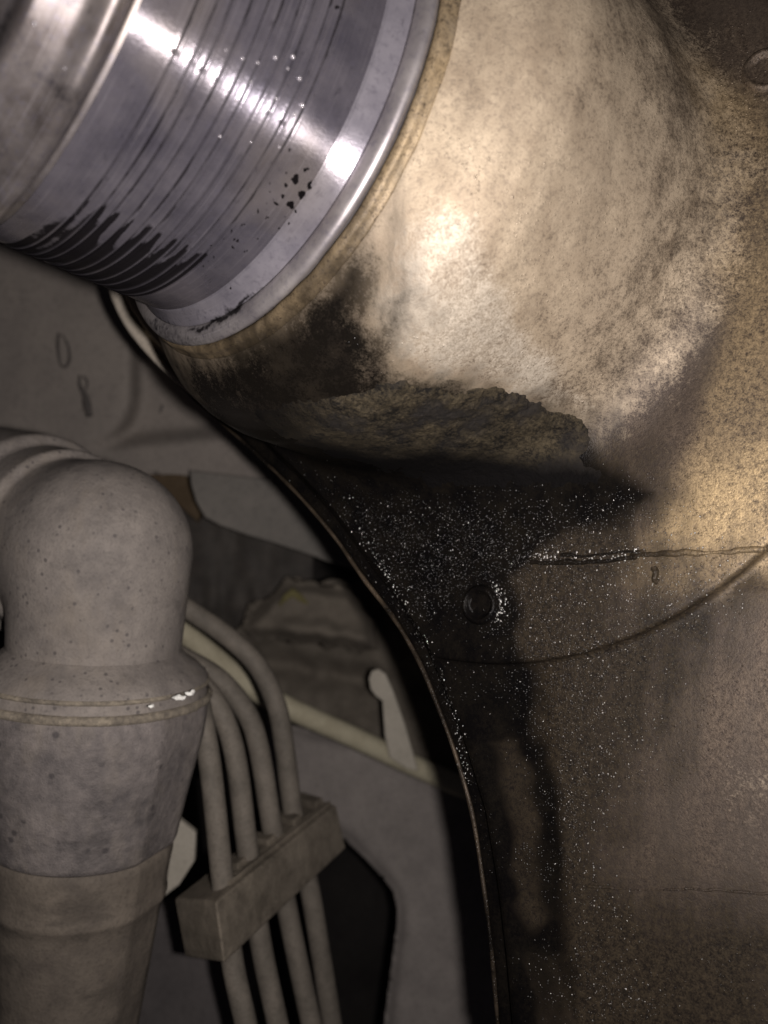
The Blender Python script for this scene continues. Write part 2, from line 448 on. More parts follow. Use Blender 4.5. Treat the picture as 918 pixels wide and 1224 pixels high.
# ------------------------------------------------------------------ gear housing
edge_px = [(590, 1400), (591, 1224), (583, 1130), (573, 1050), (560, 970), (540, 900), (518, 840), (497, 790), (468, 740), (430, 690),
           (395, 640), (350, 588), (303, 542), (256, 500), (207, 456), (175, 420), (152, 387), (137, 350), (128, 300), (132, 220),
           (150, 120), (190, 0), (260, -120), (420, -260), (700, -420), (1250, -420), (1300, 1400)]
OUT = to_uv(on_plane(np.array(edge_px, float), -0.40))
PADC, PADR = np.array([-5.967, 5.506]), 8.10
slot_px = [(572, 850), (622, 846), (640, 890), (655, 980), (664, 1070), (650, 1112), (622, 1122), (606, 1090), (592, 1000), (578, 900)]
SLOT = to_uv(on_plane(np.array(slot_px, float)))
low_px = [(652, 700), (654, 800), (664, 1000), (676, 1120), (700, 1400), (1300, 1400), (1300, 700)]
LOW = to_uv(on_plane(np.array(low_px, float)))

prof_t = np.array([-0.80, -0.70, -0.55, -0.35, -0.10, 0.25, 0.7, 1.2, 2.0, 3.0, 5.0, 9.0])
prof_r = np.array([5.02, 5.18, 5.32, 5.52, 5.78, 6.05, 6.24, 6.34, 6.34, 6.32, 6.40, 6.6])

def plane2d(uv):
    """2-D fields over the face plane: outline, pad, slot, step"""
    return (poly_sd(uv, OUT), np.linalg.norm(uv - PADC, axis=1) - PADR, poly_sd(uv, SLOT), poly_sd(uv, LOW))

def sd_fields(P, dn, f2):
    do, dp, dsl, dlo = f2
    # body slab (lip), raised face, pad
    lip = extrude_sd(do, dn + 1.65, 1.25, 0.26)                    # front of lip at -0.40
    step = 0.07 * (0.5 - 0.5 * np.tanh(dlo / 0.14))                # the lower-right field stands a little proud
    face = extrude_sd(do + 0.52, dn + 1.5 - step * 0.5, 1.5 + step * 0.5, 0.22)
    pad = extrude_sd(np.maximum(dp, do + 0.75), dn + 0.9, 1.19, 0.08)
    d = smin(lip, face, 0.22)
    d = smin(d, pad, 0.05)
    d = d + 0.05 * smooth01(0.5 - dsl / 0.9) * smooth01((dn + 0.6) / 0.4)     # shallow dished recess
    q = P - AC; t = q @ AX; r = np.sqrt(np.maximum((q ** 2).sum(-1) - t * t, 0))
    pr = np.interp(t, prof_t, prof_r)
    neck = np.maximum((r - pr) * 0.88, np.maximum(-0.80 - t, t - 8.0))
    return smin(d, neck, 1.0)

def sdf(P):
    uv = to_uv(P)
    return sd_fields(P, (P - PO) @ PN, plane2d(uv))

def grad(P, e=0.02):
    g = np.stack([sdf(P + e * np.eye(3)[i]) - sdf(P - e * np.eye(3)[i]) for i in range(3)], 1)
    return g / np.linalg.norm(g, axis=1)[:, None]

def cast_px(p, d0=9.0, n=70):
    """march camera rays through photo pixels onto the housing"""
    D = rays(p); s = np.full(len(D), d0)
    for k in range(n):
        s = s + 0.9 * np.clip(sdf(D * s[:, None]), -1, 1.5)
        s = np.minimum(s, 60)
    return D * s[:, None], s < 55

def housing_attrs(P):
    px = topx(P)
    n = fbm(P, 1.6, 3); nn = fbm(P + 5, 0.6, 3)
    w = np.stack([n, nn], 1) * np.array([14., 9.]) .sum() * 0.5
    q = px + np.stack([n * 24 + nn * 14, nn * 20 - n * 9], 1)
    black = [(452, 262), (440, 300), (428, 345), (438, 400), (470, 452), (560, 470), (640, 490), (686, 520), (700, 556), (760, 584),
             (735, 622), (668, 640), (630, 672), (600, 690), (625, 730), (620, 776), (645, 800), (648, 860), (662, 980), (668, 1090), (690, 1300),
             (420, 1300), (300, 700), (240, 500), (190, 430), (250, 430), (330, 395), (400, 330)]
    d = poly_sd(q, black)
    oil = smooth01(0.55 - d / 62.0)
    # thinner film: neck under the clump, pad and the field below the pad
    film_p = [(440, 250), (470, 330), (480, 450), (715, 520), (790, 590), (770, 640), (880, 690), (860, 770), (810, 850), (760, 960),
            (735, 1050), (850, 1085), (950, 1110), (960, 1300), (400, 1300), (200, 430)]
    fo = smooth01(0.5 - poly_sd(q, film_p) / 250.0)
    film = 1.0 * fo
    goldpad = smooth01(0.5 - poly_sd(q, [(690, 690), (800, 672), (915, 665), (850, 715), (760, 770), (690, 770), (660, 730)]) / 40)
    film = film - 0.26 * goldpad
    strip = poly_sd(px, [(120, 330), (150, 330), (200, 400), (262, 487), (250, 505), (160, 400), (120, 350)])   # clean far edge behind the flange
    clean = smooth01(0.5 - strip / 14) * smooth01((490 - px[:, 1]) / 60) * ((P - PO) @ PN < 0.5)
    oil = oil * (1 - clean); film = film * (1 - clean)
    tt0 = (P - AC) @ AX
    onneck = smooth01((7.0 - np.linalg.norm(P - AC - tt0[:, None] * AX, axis=1)) / 0.5) * smooth01((600 - px[:, 1]) / 120)
    oil = oil * (1 - 0.30 * onneck)
    brown = poly_sd(q, [(588, 880), (625, 880), (652, 1090), (628, 1112), (606, 1080)])
    oil = oil * (1 - 0.62 * smooth01(0.5 - brown / 30)); film = np.maximum(film, 0)
    # dust: thick and tan on the neck, thin on the lower body
    t = (P - AC) @ AX
    r = np.linalg.norm(P - AC - t[:, None] * AX, axis=1)
    dust = smooth01((8.1 - r) / 2.3) * (0.60 + 0.24 * smooth01((5.4 - t) / 4.0)) + 0.12 - 0.22 * smooth01((px[:, 0] - 560) / 300) * smooth01((260 - px[:, 1]) / 260)
    dust = dust - 0.30 * smooth01((px[:, 1] - 560) / 160) * (1 - clean)
    dust = np.maximum(dust, clean)
    lowpatch = poly_sd(q, [(850, 900), (940, 880), (940, 1040), (850, 1040)])
    dust = np.maximum(dust, 0.30 * smooth01(0.5 - lowpatch / 150))
    gold = smooth01(0.55 - poly_sd(q, [(880, 330), (940, 280), (940, 700), (800, 720), (740, 690), (790, 600), (850, 520)]) / 60)
    gold = 0.62 * gold + 0.5 * smooth01(0.5 - poly_sd(q, [(780, 630), (830, 580), (940, 520), (940, 648), (800, 655)]) / 40)
    gold = np.maximum(gold, 0.55 * smooth01(0.5 - poly_sd(q, [(830, 60), (940, 150), (940, 400), (860, 380)]) / 60))
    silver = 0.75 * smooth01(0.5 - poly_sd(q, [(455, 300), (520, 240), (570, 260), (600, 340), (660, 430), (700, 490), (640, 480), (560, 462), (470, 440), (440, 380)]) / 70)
    bead = smooth01(0.5 - poly_sd(q, [(420, 585), (540, 605), (720, 585), (790, 610), (720, 660), (880, 672), (830, 740), (760, 800), (720, 900), (700, 1040), (650, 1050), (630, 800), (520, 790), (450, 680)]) / 110)
    bead = bead * smooth01((np.hypot(px[:, 0] - 570, px[:, 1] - 724) - 14) / 14) * (1 - 0.8 * smooth01(0.5 - poly_sd(q, [(500, 740), (560, 745), (620, 785), (560, 795), (510, 788)]) / 30))
    tail = smooth01(0.5 - poly_sd(q, [(622, 1135), (664, 1130), (690, 1230), (640, 1240)]) / 14)
    oil = oil * (1 - 0.45 * tail); film = film * (1 - 0.25 * tail)
    duv = to_uv(P); dlip = poly_sd(duv, OUT)
    bead = np.maximum(bead, 0.75 * smooth01((dlip + 0.75) / 0.15) * smooth01((px[:, 1] - 520) / 80) * smooth01((1150 - px[:, 1]) / 200))
    return dict(oil=oil, dust=dust, gold=gold, film=film, silver=silver, bead=bead)

def build_casting():
    h = 0.105
    u0, u1 = OUT[:, 0].min() - 0.4, 5.2
    v0, v1 = -14.2, 13.5
    u0 = max(u0, -26.0)
    n0, n1 = -3.2, 8.0
    U = np.arange(u0, u1, h); Vv = np.arange(v0, v1, h); N = np.arange(n0, n1, h)
    UV = np.stack(np.meshgrid(U, Vv, indexing='ij'), -1)
    f2 = [x.reshape(len(U), len(Vv)) for x in plane2d(UV.reshape(-1, 2))]
    D = np.empty((len(U), len(Vv), len(N)), np.float32)
    base = PO + UV[..., 0:1] * PU + UV[..., 1:2] * PV
    for k, nv in enumerate(N):
        D[:, :, k] = sd_fields(base + nv * PN, np.full(base.shape[:2], nv), f2)
    # close the piece off just outside the picture
    for sl in ((0,), (-1,)):
        pass
    D[0] = D[-1] = 1; D[:, 0] = D[:, -1] = 1; D[:, :, 0] = 1; D[:, :, -1] = 1
    V, Q = surface_nets(D, np.array([u0, v0, n0]), h)
    W = PO + V[:, 0:1] * PU + V[:, 1:2] * PV + V[:, 2:3] * PN
    inner = (V[:, 0] > u0 + 3 * h) & (V[:, 0] < u1 - 4 * h) & (V[:, 1] > v0 + 3 * h) & (V[:, 1] < v1 - 4 * h) & (V[:, 2] > n0 + 3 * h)
    for it in range(2):
        g = grad(W[inner], 0.03); W[inner] -= g * np.clip(sdf(W[inner]), -0.05, 0.05)[:, None]
    if np.dot(np.cross(PU, PV), PN) < 0: Q = Q[:, ::-1]
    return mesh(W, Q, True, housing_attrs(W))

housing = empty('gear_housing', on_plane(np.array([[760., 1000.]]))[0], 'large grimy cast aluminium gear housing with oil-blackened lower left side', 'gear housing')
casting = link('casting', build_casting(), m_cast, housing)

def on_housing(px, lift=0.0):
    P, ok = cast_px(np.asarray(px, float))
    return P + grad(P) * lift

def ridge(px, rad, flat=0.6, jag=0.35, n=120):
    c = spline([(*p, 0) for p in px], n)[:, :2]
    c = c + np.stack([fbm(np.c_[c, c[:, :1] * 0] + 3, 14, 3) * 2.0, fbm(np.c_[c, c[:, :1] * 0] + 40, 16, 3) * 2.6], 1)
    P = on_housing(c, -rad * 0.25)
    rr = rad * np.clip(1 + jag * 2.2 * fbm(np.c_[c, c[:, :1] * 0], 34, 2), 0.35, 2)
    rr[0] = rr[-1] = rad * 0.1
    return tube(P, rr, 10)

for nm, pxs, rad in (('casting_seam', [(632, 672), (690, 672), (752, 667), (760, 664)], 0.07), ('casting_seam', [(752, 664), (800, 662), (860, 660), (930, 655)], 0.062),
                     ('casting_seam', [(668, 664), (706, 664), (735, 660), (772, 659)], 0.05), ('casting_seam', [(780, 678), (784, 684), (782, 692), (787, 696)], 0.07),
                     ('casting_seam', [(700, 1060), (780, 1064), (850, 1063), (930, 1070)], 0.024)):
    v, f = ridge(pxs, rad)
    P = np.array(v); sa = housing_attrs(P); qx = topx(P); sa['oil'] = np.where(qx[:, 1] < 800, np.maximum(sa['oil'], 0.62 - smooth01((qx[:, 0] - 720) / 150) * 0.35), sa['oil']); sa['bead'] = np.ones(len(P))
    o = link(nm, mesh(v, f, True, sa), m_cast, housing)

def ring_mark(cx, cy, rpx, rad, name, lift):
    a = np.linspace(0, 2 * math.pi, 49)[:-1]
    C = on_housing(np.array([[cx, cy]]))[0]; N_ = grad(C[None])[0]
    rc = rpx / F * C[1]
    x = np.cross(N_, [0, 0, 1.0]); x /= np.linalg.norm(x); y = np.cross(x, N_)
    prof = [(0, -0.02), (rc * 0.55, -0.015), (rc * 0.72, 0.0), (rc * 0.82, lift), (rc * 0.95, lift * 1.05), (rc * 1.08, lift * 0.4), (rc * 1.22, -0.05)]
    V = []; Fc = []
    for (r_, h_) in prof:
        for k in a:
            V.append(C + r_ * (math.cos(k) * x + math.sin(k) * y) + N_ * (h_ + 0.012 + 0.012 * math.sin(3 * k + cx)))
    m = len(a)
    for i in range(len(prof) - 1):
        for k in range(m):
            k2 = (k + 1) % m
            Fc.append((i * m + k, (i + 1) * m + k, (i + 1) * m + k2, i * m + k2))
    P = np.array(V)
    return link(name, mesh(V, Fc, True, housing_attrs(P)), m_cast, housing)

ring_mark(574, 723, 21, 0.05, 'ejector_mark', 0.12)
ring_mark(915, 84, 25, 0.05, 'ejector_mark', 0.08)

# crusty rim where the flange seats in the neck
def basis():
    V0 = -(AC - AX * 3.5); e1 = V0 - (V0 @ AX) * AX; e1 /= np.linalg.norm(e1)
    e2 = np.cross(AX, e1)
    return e1, e2
E1, E2 = basis()

def lathe(profile, seg, jitter=None):
    """profile of (t, r) about the shaft axis; returns verts in cm world, quads, and (theta, t, r)"""
    pr = np.asarray(profile, float); m = len(pr)
    th = np.arange(seg) * 2 * math.pi / seg
    T, R = pr[:, 0], pr[:, 1]
    TT = np.repeat(T, seg); RR = np.repeat(R, seg); TH = np.tile(th, m)
    if jitter is not None: RR, TT = jitter(TH, TT, RR)
    V = AC + TT[:, None] * AX + RR[:, None] * (np.cos(TH)[:, None] * E1 + np.sin(TH)[:, None] * E2)
    i = np.arange(m - 1)[:, None] * seg; k = np.arange(seg)[None]
    k2 = (k + 1) % seg
    Q = np.stack([i + k, i + k2, i + seg + k2, i + seg + k], -1).reshape(-1, 4)
    return V, Q, (TH, TT, RR)

def rim_j(TH, TT, RR):
    p = np.stack([np.cos(TH) * RR, np.sin(TH) * RR, TT], 1)
    k = fbm(p, 0.5, 4)
    return RR + 0.03 * k, TT + 0.02 * fbm(p + 9, 0.4, 3)
v, q, _ = lathe([(-0.2, 4.9), (-0.90, 4.89), (-0.955, 4.93), (-0.965, 5.00), (-0.945, 5.05), (-0.91, 5.10), (-0.86, 5.115), (-0.81, 5.125), (-0.77, 5.14), (-0.74, 5.165), (-0.71, 5.18), (-0.68, 5.16), (-0.5, 5.1)], 900, rim_j)
ra = housing_attrs(v); ra['dust'] = np.full(len(v), 0.45); ra['gold'] = np.full(len(v), 0.8); ra['film'] = np.maximum(ra['film'], 0.35)
rim = link('mouth_rim', mesh(v, q, True, ra), m_cast, housing)

# thin rolled edge of the body, wet where the oil reaches it
eb = spline([(*p, 0) for p in edge_px[1:16]], 160)[:, :2]
uvE = OUT[1:16]
ebw = PO + uvE[:, 0:1] * PU + uvE[:, 1:2] * PV - 0.46 * PN
ebw = spline(ebw + PU * 0.05, 200)
v, f = tube(ebw, 0.05 * (1 + 0.5 * fbm(ebw, 0.8, 3)), 10)
ea = housing_attrs(np.array(v)); ea['bead'] = np.ones(len(v)); ea['oil'] = 0.55 + 0.5 * fbm(np.array(v) + 3, 1.2, 3); ea['film'] = ea['film'] * 0.4; ea['dust'] = np.full(len(v), 0.2); ea['gold'] = np.full(len(v), 0.2)
link('rolled_edge', mesh(v, f, True, ea), m_cast, housing)
uvE = OUT[13:21]
st = spline(PO + uvE[:, 0:1] * PU + uvE[:, 1:2] * PV - 0.34 * PN + PU * 0.22, 80)
v, f = tube(st, np.interp(np.linspace(0, 1, len(st)), [0, 0.12, 0.3, 0.6, 1], [0.005, 0.06, 0.17, 0.28, 0.3]), 14)
link('clean_edge', mesh(v, f, True), mat_grime('bare_edge', (0.42, 0.37, 0.30), (0.62, 0.56, 0.47), 0.6, 150, 0.3), housing)

# oil beads standing on the oily side (far too many to count: one part)
def beads():
    N = 50000
    px = np.stack([rng.uniform(300, 915, N), rng.uniform(520, 1224, N)], 1)
    core = [(430, 590), (560, 600), (740, 590), (790, 620), (700, 660), (905, 668), (840, 735), (760, 800), (720, 860), (640, 880), (620, 800), (520, 790), (450, 680)]
    wide = [(330, 530), (560, 600), (800, 590), (860, 640), (918, 665), (880, 740), (800, 860), (720, 1010), (800, 1224), (650, 1224), (640, 900), (560, 900), (420, 660)]
    p = np.maximum(0.60 * smooth01(0.5 - poly_sd(px, core) / 80), 0.34 * smooth01(0.5 - poly_sd(px, wide) / 60))
    p = np.maximum(p * np.clip(0.75 + 1.0 * fbm(np.c_[px, px[:, :1] * 0], 60, 3), 0.05, 1.4), 0)
    hole = poly_sd(px, [(545, 690), (612, 690), (625, 780), (610, 800), (655, 980), (660, 1110), (590, 1000), (500, 790), (520, 700)])
    p = p * (1 - 0.93 * smooth01(0.5 - hole / 24))
    dn = poly_sd(px, [(300, 480), (560, 470), (720, 560), (640, 600), (520, 602), (430, 570)])
    p = p * (1 - smooth01(0.5 - dn / 10))
    px = px[rng.random(N) < p]
    sizes = 0.004 + 0.015 * rng.random(len(px)) ** 6
    # rows of beads caught on the two left edges
    def row(pts, n, spread, smax):
        c = spline([(*x, 0) for x in pts], n)[:, :2]
        c = c + rng.normal(0, spread, c.shape)
        return c, 0.010 + smax * rng.random(len(c)) ** 2.0
    r1, s1 = row([(432, 632), (452, 672), (470, 702), (492, 742), (510, 775), (524, 806), (536, 835), (545, 862), (553, 900), (558, 935)], 240, 3.0, 0.016)
    r2, s2 = row([(420, 684), (448, 722), (478, 770), (492, 800), (512, 845), (528, 886), (540, 930)], 130, 1.6, 0.010)
    r3, s3 = row([(588, 705), (598, 715), (600, 728), (592, 742), (586, 700), (603, 712)], 90, 4.0, 0.024)
    r4, s4 = row([(632, 668), (690, 667), (745, 662), (770, 660)], 120, 4.0, 0.024)
    px = np.vstack([px, r1, r2, r3, r4]); sizes = np.r_[sizes, s1, s2, s3, s4]
    P, ok = cast_px(px)
    ok &= P[:, 1] < 40
    P = P[ok]; sizes = sizes[ok]; N_ = grad(P)
    # low dome
    lat = [(1.0, 0.0), (0.78, 0.36), (0.42, 0.55)]
    seg = 7
    x = np.cross(N_, [0.3, 0.2, 1.0]); x /= np.linalg.norm(x, axis=1)[:, None]; y = np.cross(N_, x)
    V = []; n = len(P); per = len(lat) * seg + 1
    al = rng.uniform(0.75, 1.5, n)
    for (r_, h_) in lat:
        for k in range(seg):
            a = 2 * math.pi * k / seg
            V.append(P + sizes[:, None] * (r_ * (math.cos(a) * x + math.sin(a) * y * al[:, None]) + (h_ - 0.05) * N_))
    V.append(P + sizes[:, None] * 0.60 * N_)
    V = np.stack(V, 1).reshape(-1, 3)
    Fc = []
    for i in range(len(lat) - 1):
        for k in range(seg):
            k2 = (k + 1) % seg
            Fc += [(i * seg + k, i * seg + k2, (i + 1) * seg + k2), (i * seg + k, (i + 1) * seg + k2, (i + 1) * seg + k)]
    for k in range(seg): Fc.append(((len(lat) - 1) * seg + k, (len(lat) - 1) * seg + (k + 1) % seg, len(lat) * seg))
    Fc = np.array(Fc)
    Q = (Fc[None] + (np.arange(n) * per)[:, None, None]).reshape(-1, 3)
    return mesh(V, Q, True)
link('oil_droplets', beads(), m_drop, housing, kind='stuff')

# ------------------------------------------------------------------ crust of oily dirt on the neck
def crust():
    step = 1.4
    X = np.arange(250, 760, step); Y = np.arange(395, 625, step)
    G = np.stack(np.meshgrid(X, Y, indexing='ij'), -1).reshape(-1, 2)
    outline = [(408, 470), (432, 462), (455, 452), (480, 448), (505, 455), (530, 461), (555, 464), (575, 459), (602, 463), (625, 468), (648, 474), (662, 485), (684, 490),
               (702, 497), (712, 516), (714, 534), (704, 548), (716, 553), (730, 570), (712, 582), (660, 586), (590, 588), (520, 584), (455, 570), (400, 552), (340, 530), (300, 505), (290, 480), (340, 480)]
    P, ok = cast_px(G)
    N_ = grad(P)
    jag = fbm(P, 0.55, 4) * 9 + fbm(P + 7, 0.16, 2) * 5
    d = -poly_sd(G, outline) + jag
    th = 0.085 * smooth01(d / 26.0) ** 0.7 - 0.05
    fade = smooth01((G[:, 0] - 290) / 170)                # thins out towards the flange
    low = smooth01((600 - G[:, 1] + 0.10 * (G[:, 0] - 560)) / 90)
    lump = 0.05 * fbm(P, 0.9, 3) + 0.05 * np.abs(fbm(P + 3, 0.42, 4)) + 0.035 * fbm(P + 11, 0.16, 3) + 0.018 * fbm(P + 21, 0.06, 2)
    lump = lump + 0.03
    h = th * (0.05 + 0.95 * fade) * (0.15 + 0.85 * low) + lump * smooth01(d / 14.0) * (0.1 + 0.9 * fade) * (0.25 + 0.75 * low)
    h = np.where(d < 0, -0.06, h)
    W = P + N_ * h[:, None]
    nx, ny = len(X), len(Y)
    i = np.arange(nx * ny).reshape(nx, ny)
    Q = np.stack([i[:-1, :-1], i[1:, :-1], i[1:, 1:], i[:-1, 1:]], -1).reshape(-1, 4)
    keep = (d[Q].max(1) > -4) & ok[Q].all(1) & (np.ptp(P[Q][:, :, 1], axis=1) < 0.6)
    Q = Q[keep][:, ::-1]
    used = np.unique(Q); remap = np.full(nx * ny, -1); remap[used] = np.arange(len(used))
    wet = np.maximum(smooth01((G[:, 1] - 500 - 0.10 * (G[:, 0] - 450)) / 66), smooth01((470 - G[:, 0]) / 190) * 0.75) + 0.25 * fbm(P + 50, 1.0, 3)
    return mesh(W[used], remap[Q], True, dict(wet=wet[used]))
cr = link('dirt_clump', crust(), m_crust)
tag(cr, 'dark ragged-edged crust of oily dirt caked under the neck of the housing', 'dirt clump')

# ------------------------------------------------------------------ shaft
gt = np.linspace(-4.51, -2.42, 10); gt = gt + np.array([0, .02, -.02, .01, .02, -.015, .01, -.01, .015, 0])
def sleeve_profile():
    T = list(np.arange(-5.18, -1.64, 0.03))
    for g in gt: T += [g - 0.032, g - 0.022, g - 0.012, g, g + 0.012, g + 0.022, g + 0.034]
    T = np.unique(np.round(T, 4))
    R = np.full(len(T), 4.5)
    for k, g in enumerate(gt):
        x = np.abs(T - g)
        R -= 0.055 * np.clip(1 - x / 0.024, 0, 1)
        R += 0.018 * np.exp(-((x - 0.036) / 0.012) ** 2)
    pr = list(zip(T, R))
    return pr
rotm = Matrix(((E1[0], E2[0], AX[0], 0), (E1[1], E2[1], AX[1], 0), (E1[2], E2[2], AX[2], 0), (0, 0, 0, 1)))
shaft = empty('output_shaft', AC, 'shiny steel shaft with turned grooves and wide flange entering the housing neck', 'shaft', rot=rotm)
MI = np.array(shaft.matrix_world.inverted())
def to_local(V):
    V = np.asarray(V) * S
    return (V @ MI[:3, :3].T + MI[:3, 3]) / S

def shaft_attrs(W, TH, TT, RR):
    px = topx(W)
    n = fbm(W, 0.8, 3)
    line = np.interp(px[:, 0], [0, 40, 70, 105, 150, 200, 240, 290, 340], [262, 284, 268, 243, 268, 292, 312, 350, 420])
    dt = gt[1] - gt[0]
    k = np.floor((TT - gt[0]) / dt).astype(int); f = (TT - gt[0]) / dt - k
    rr = np.random.default_rng(3).random(40)
    inl = (TT > gt[0]) & (TT < gt[-1])
    kk = np.clip(k, 0, 39)
    wd = 0.20 + 0.22 * rr[(kk * 7 + 3) % 40]; cx = 0.5 + 0.16 * (rr[(kk * 5 + 1) % 40] - 0.5)
    x = (f - cx + 0.10 * vnoise(W, 0.5)) / wd
    fing = np.where(inl & (np.abs(x) < 1), -8 + (14 + 44 * rr[kk]) * np.sqrt(np.clip(1 - x * x, 0, 1)), -8 - 10 * rr[(kk + 9) % 40])
    d = px[:, 1] - line - fing + 10 * n + 6 * vnoise(W, 0.2)
    oil = smooth01(0.5 + d / 40.0)
    oil = np.where((TT > gt[0] - 0.25) & (TT < gt[-1] + 0.05), oil, oil * 0.0)
    # flange root: dark run in the fillet
    run = poly_sd(px + 9 * np.stack([vnoise(W, 0.35), vnoise(W + 8, 0.25)], 1), [(222, 396), (250, 380), (285, 360), (318, 338), (310, 352), (292, 372), (262, 386), (240, 397)])
    oil = np.maximum(oil, 0.9 * smooth01(0.5 - run / 16))
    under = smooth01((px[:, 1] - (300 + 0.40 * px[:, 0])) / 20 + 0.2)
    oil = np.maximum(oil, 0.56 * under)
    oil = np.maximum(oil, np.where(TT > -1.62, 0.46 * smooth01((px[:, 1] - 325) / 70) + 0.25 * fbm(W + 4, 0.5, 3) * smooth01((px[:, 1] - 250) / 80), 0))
    oil = np.maximum(oil, np.where(TT < -5.3, 0.36 + 0.42 * fbm(W + 14, 0.7, 4), 0))
    pit = np.zeros(len(W))
    pj = px + 5 * np.stack([vnoise(W, 0.12), vnoise(W + 5, 0.12)], 1)
    blobs = [(354, 215, 6), (344, 224, 5), (360, 232, 9), (347, 243, 7), (351, 252, 4), (372, 222, 6), (338, 233, 3), (349, 179, 2.5), (405, 10, 5),
             (330, 245, 3), (342, 208, 3), (312, 170, 2), (322, 262, 3), (366, 205, 3)]
    rb = np.random.default_rng(5)
    for _ in range(90):
        a_ = rb.random(); blobs.append((250 + 110 * a_ + rb.normal(0, 14), 318 - 95 * a_ + rb.normal(0, 12), 0.8 + 1.6 * rb.random() ** 2))
    for (bx, by, br) in blobs:
        pit = np.maximum(pit, smooth01(1.1 - np.hypot(pj[:, 0] - bx, pj[:, 1] - by) / (br * 1.35)))
    grv = np.zeros(len(W))
    for g in gt: grv = np.maximum(grv, np.exp(-((TT - g) / 0.034) ** 2))
    crest = np.zeros(len(W))
    for g in gt: crest = np.maximum(crest, np.exp(-((TT - g + 0.036) / 0.013) ** 2))
    return dict(oil=oil, pit=pit, groove=grv, crest=crest)

def shaft_part(name, prof, seg, jitter=None, mat=None):
    V, Q, (TH, TT, RR) = lathe(prof, seg, jitter)
    o = link(name, mesh(to_local(V), Q, True, shaft_attrs(V, TH, TT, RR)), mat or m_shaft, shaft, local=True)
    return o
def slv_j(TH, TT, RR):
    # grooves are cut unevenly: depth comes and goes around the shaft
    p = np.stack([TH * 4.5, TT * 6, TT * 0], 1)
    return 4.5 + (RR - 4.5) * np.clip(1.0 + 0.6 * vnoise(p, 1.3), 0.4, 1.6), TT
shaft_part('grooved_sleeve', sleeve_profile(), 720, slv_j)
shaft_part('flange', [(-1.70, 4.44), (-1.655, 4.45), (-1.635, 4.455), (-1.625, 4.475), (-1.61, 4.497), (-1.60, 4.505), (-1.57, 4.520), (-1.50, 4.550), (-1.42, 4.592), (-1.35, 4.637), (-1.30, 4.675), (-1.27, 4.695), (-1.255, 4.69), (-1.24, 4.65), (-1.1, 4.6)], 480, None, m_flange)
shaft_part('flange_lip', [(-1.10, 4.60), (-1.225, 4.64), (-1.245, 4.70), (-1.262, 4.76), (-1.262, 4.82), (-1.25, 4.88), (-1.232, 4.93), (-1.205, 4.975), (-1.17, 5.01), (-1.13, 5.03), (-1.09, 5.035), (-1.05, 5.02), (-1.02, 4.99), (-1.005, 4.95), (-1.0, 4.90), (-0.9, 4.88)], 480, None, m_lip)
shaft_part('end_collar', [(-5.10, 4.46), (-5.20, 4.46), (-5.24, 4.44), (-5.265, 4.45), (-5.28, 4.52), (-5.33, 4.65), (-5.40, 4.77), (-5.48, 4.84), (-5.55, 4.86), (-5.62, 4.835), (-5.69, 4.78), (-5.76, 4.71), (-5.83, 4.66), (-5.92, 4.635),
                          (-6.10, 4.62), (-6.34, 4.60), (-6.41, 4.57), (-6.45, 4.48), (-6.47, 4.2), (-6.48, 2.6), (-9.0, 2.5), (-9.02, 0.01)], 480, None, m_collar)

# bright beads on the grooves
def shaft_beads():
    pts = [(329, 69), (350, 68), (308, 75), (290, 70), (358, 94), (361, 126), (344, 82), (300, 98), (352, 137), (340, 155), (41, 28), (282, 120), (330, 118), (322, 132), (263, 163), (300, 170), (334, 176), (78, 82), (270, 60)]
    r = [.030, .034, .024, .024, .034, .040, .022, .02, .036, .024, .026, .026, .024, .022, .02, .018, .022, .018, .016]
    D = rays(np.array(pts, float))
    Dp = D - (D @ AX)[:, None] * AX; Cp = AC - (AC @ AX) * AX
    V = []; Q = []
    for i in range(len(pts)):
        R_ = 4.51 if pts[i][0] > 160 else 4.72
        A_ = Dp[i] @ Dp[i]; B_ = Dp[i] @ Cp; s = (B_ - math.sqrt(B_ * B_ - A_ * (Cp @ Cp - R_ * R_))) / A_
        C = D[i] * s
        base = len(V)
        for a in range(1, 7):
            for b in range(10):
                p, t = math.pi * a / 7, 2 * math.pi * b / 10
                V.append(C + r[i] * np.array([math.sin(p) * math.cos(t), math.sin(p) * math.sin(t), math.cos(p)]))
        V += [C + [0, 0, r[i]], C - [0, 0, r[i]]]
        for a in range(5):
            for b in range(10):
                b2 = (b + 1) % 10
                Q.append((base + a * 10 + b, base + (a + 1) * 10 + b, base + (a + 1) * 10 + b2, base + a * 10 + b2))
        for b in range(10):
            Q.append((base + b, base + (b + 1) % 10, base + 60)); Q.append((base + 50 + (b + 1) % 10, base + 50 + b, base + 61))
    return mesh(to_local(np.array(V)), Q, True)
link('oil_droplets', shaft_beads(), m_bead, shaft, local=True, kind='stuff')

# ------------------------------------------------------------------ grey pipe elbow with cap and sleeve
ED = 24.0
e_top = at(122, 660, ED); e_bot = at(84, 1224, ED + 0.3)
eax = (e_bot - e_top); elen = np.linalg.norm(eax); eax /= elen
ey = np.array([0, 1.0, 0]) - eax[1] * eax; ey /= np.linalg.norm(ey); ex = np.cross(ey, eax)
if ex[0] < 0: ex = -ex
elbow = empty('pipe_elbow', e_bot, 'dusty grey plastic pipe elbow with wide tapered cap and brown sleeve', 'pipe')

def capsule_sd(P, a, b, r0, r1=None, flat_end=False):
    r1 = r0 if r1 is None else r1
    e = b - a; t = np.clip(((P - a) @ e) / (e @ e), 0, 1)
    return np.linalg.norm(P - a - t[..., None] * e, axis=-1) - (r0 + (r1 - r0) * t)

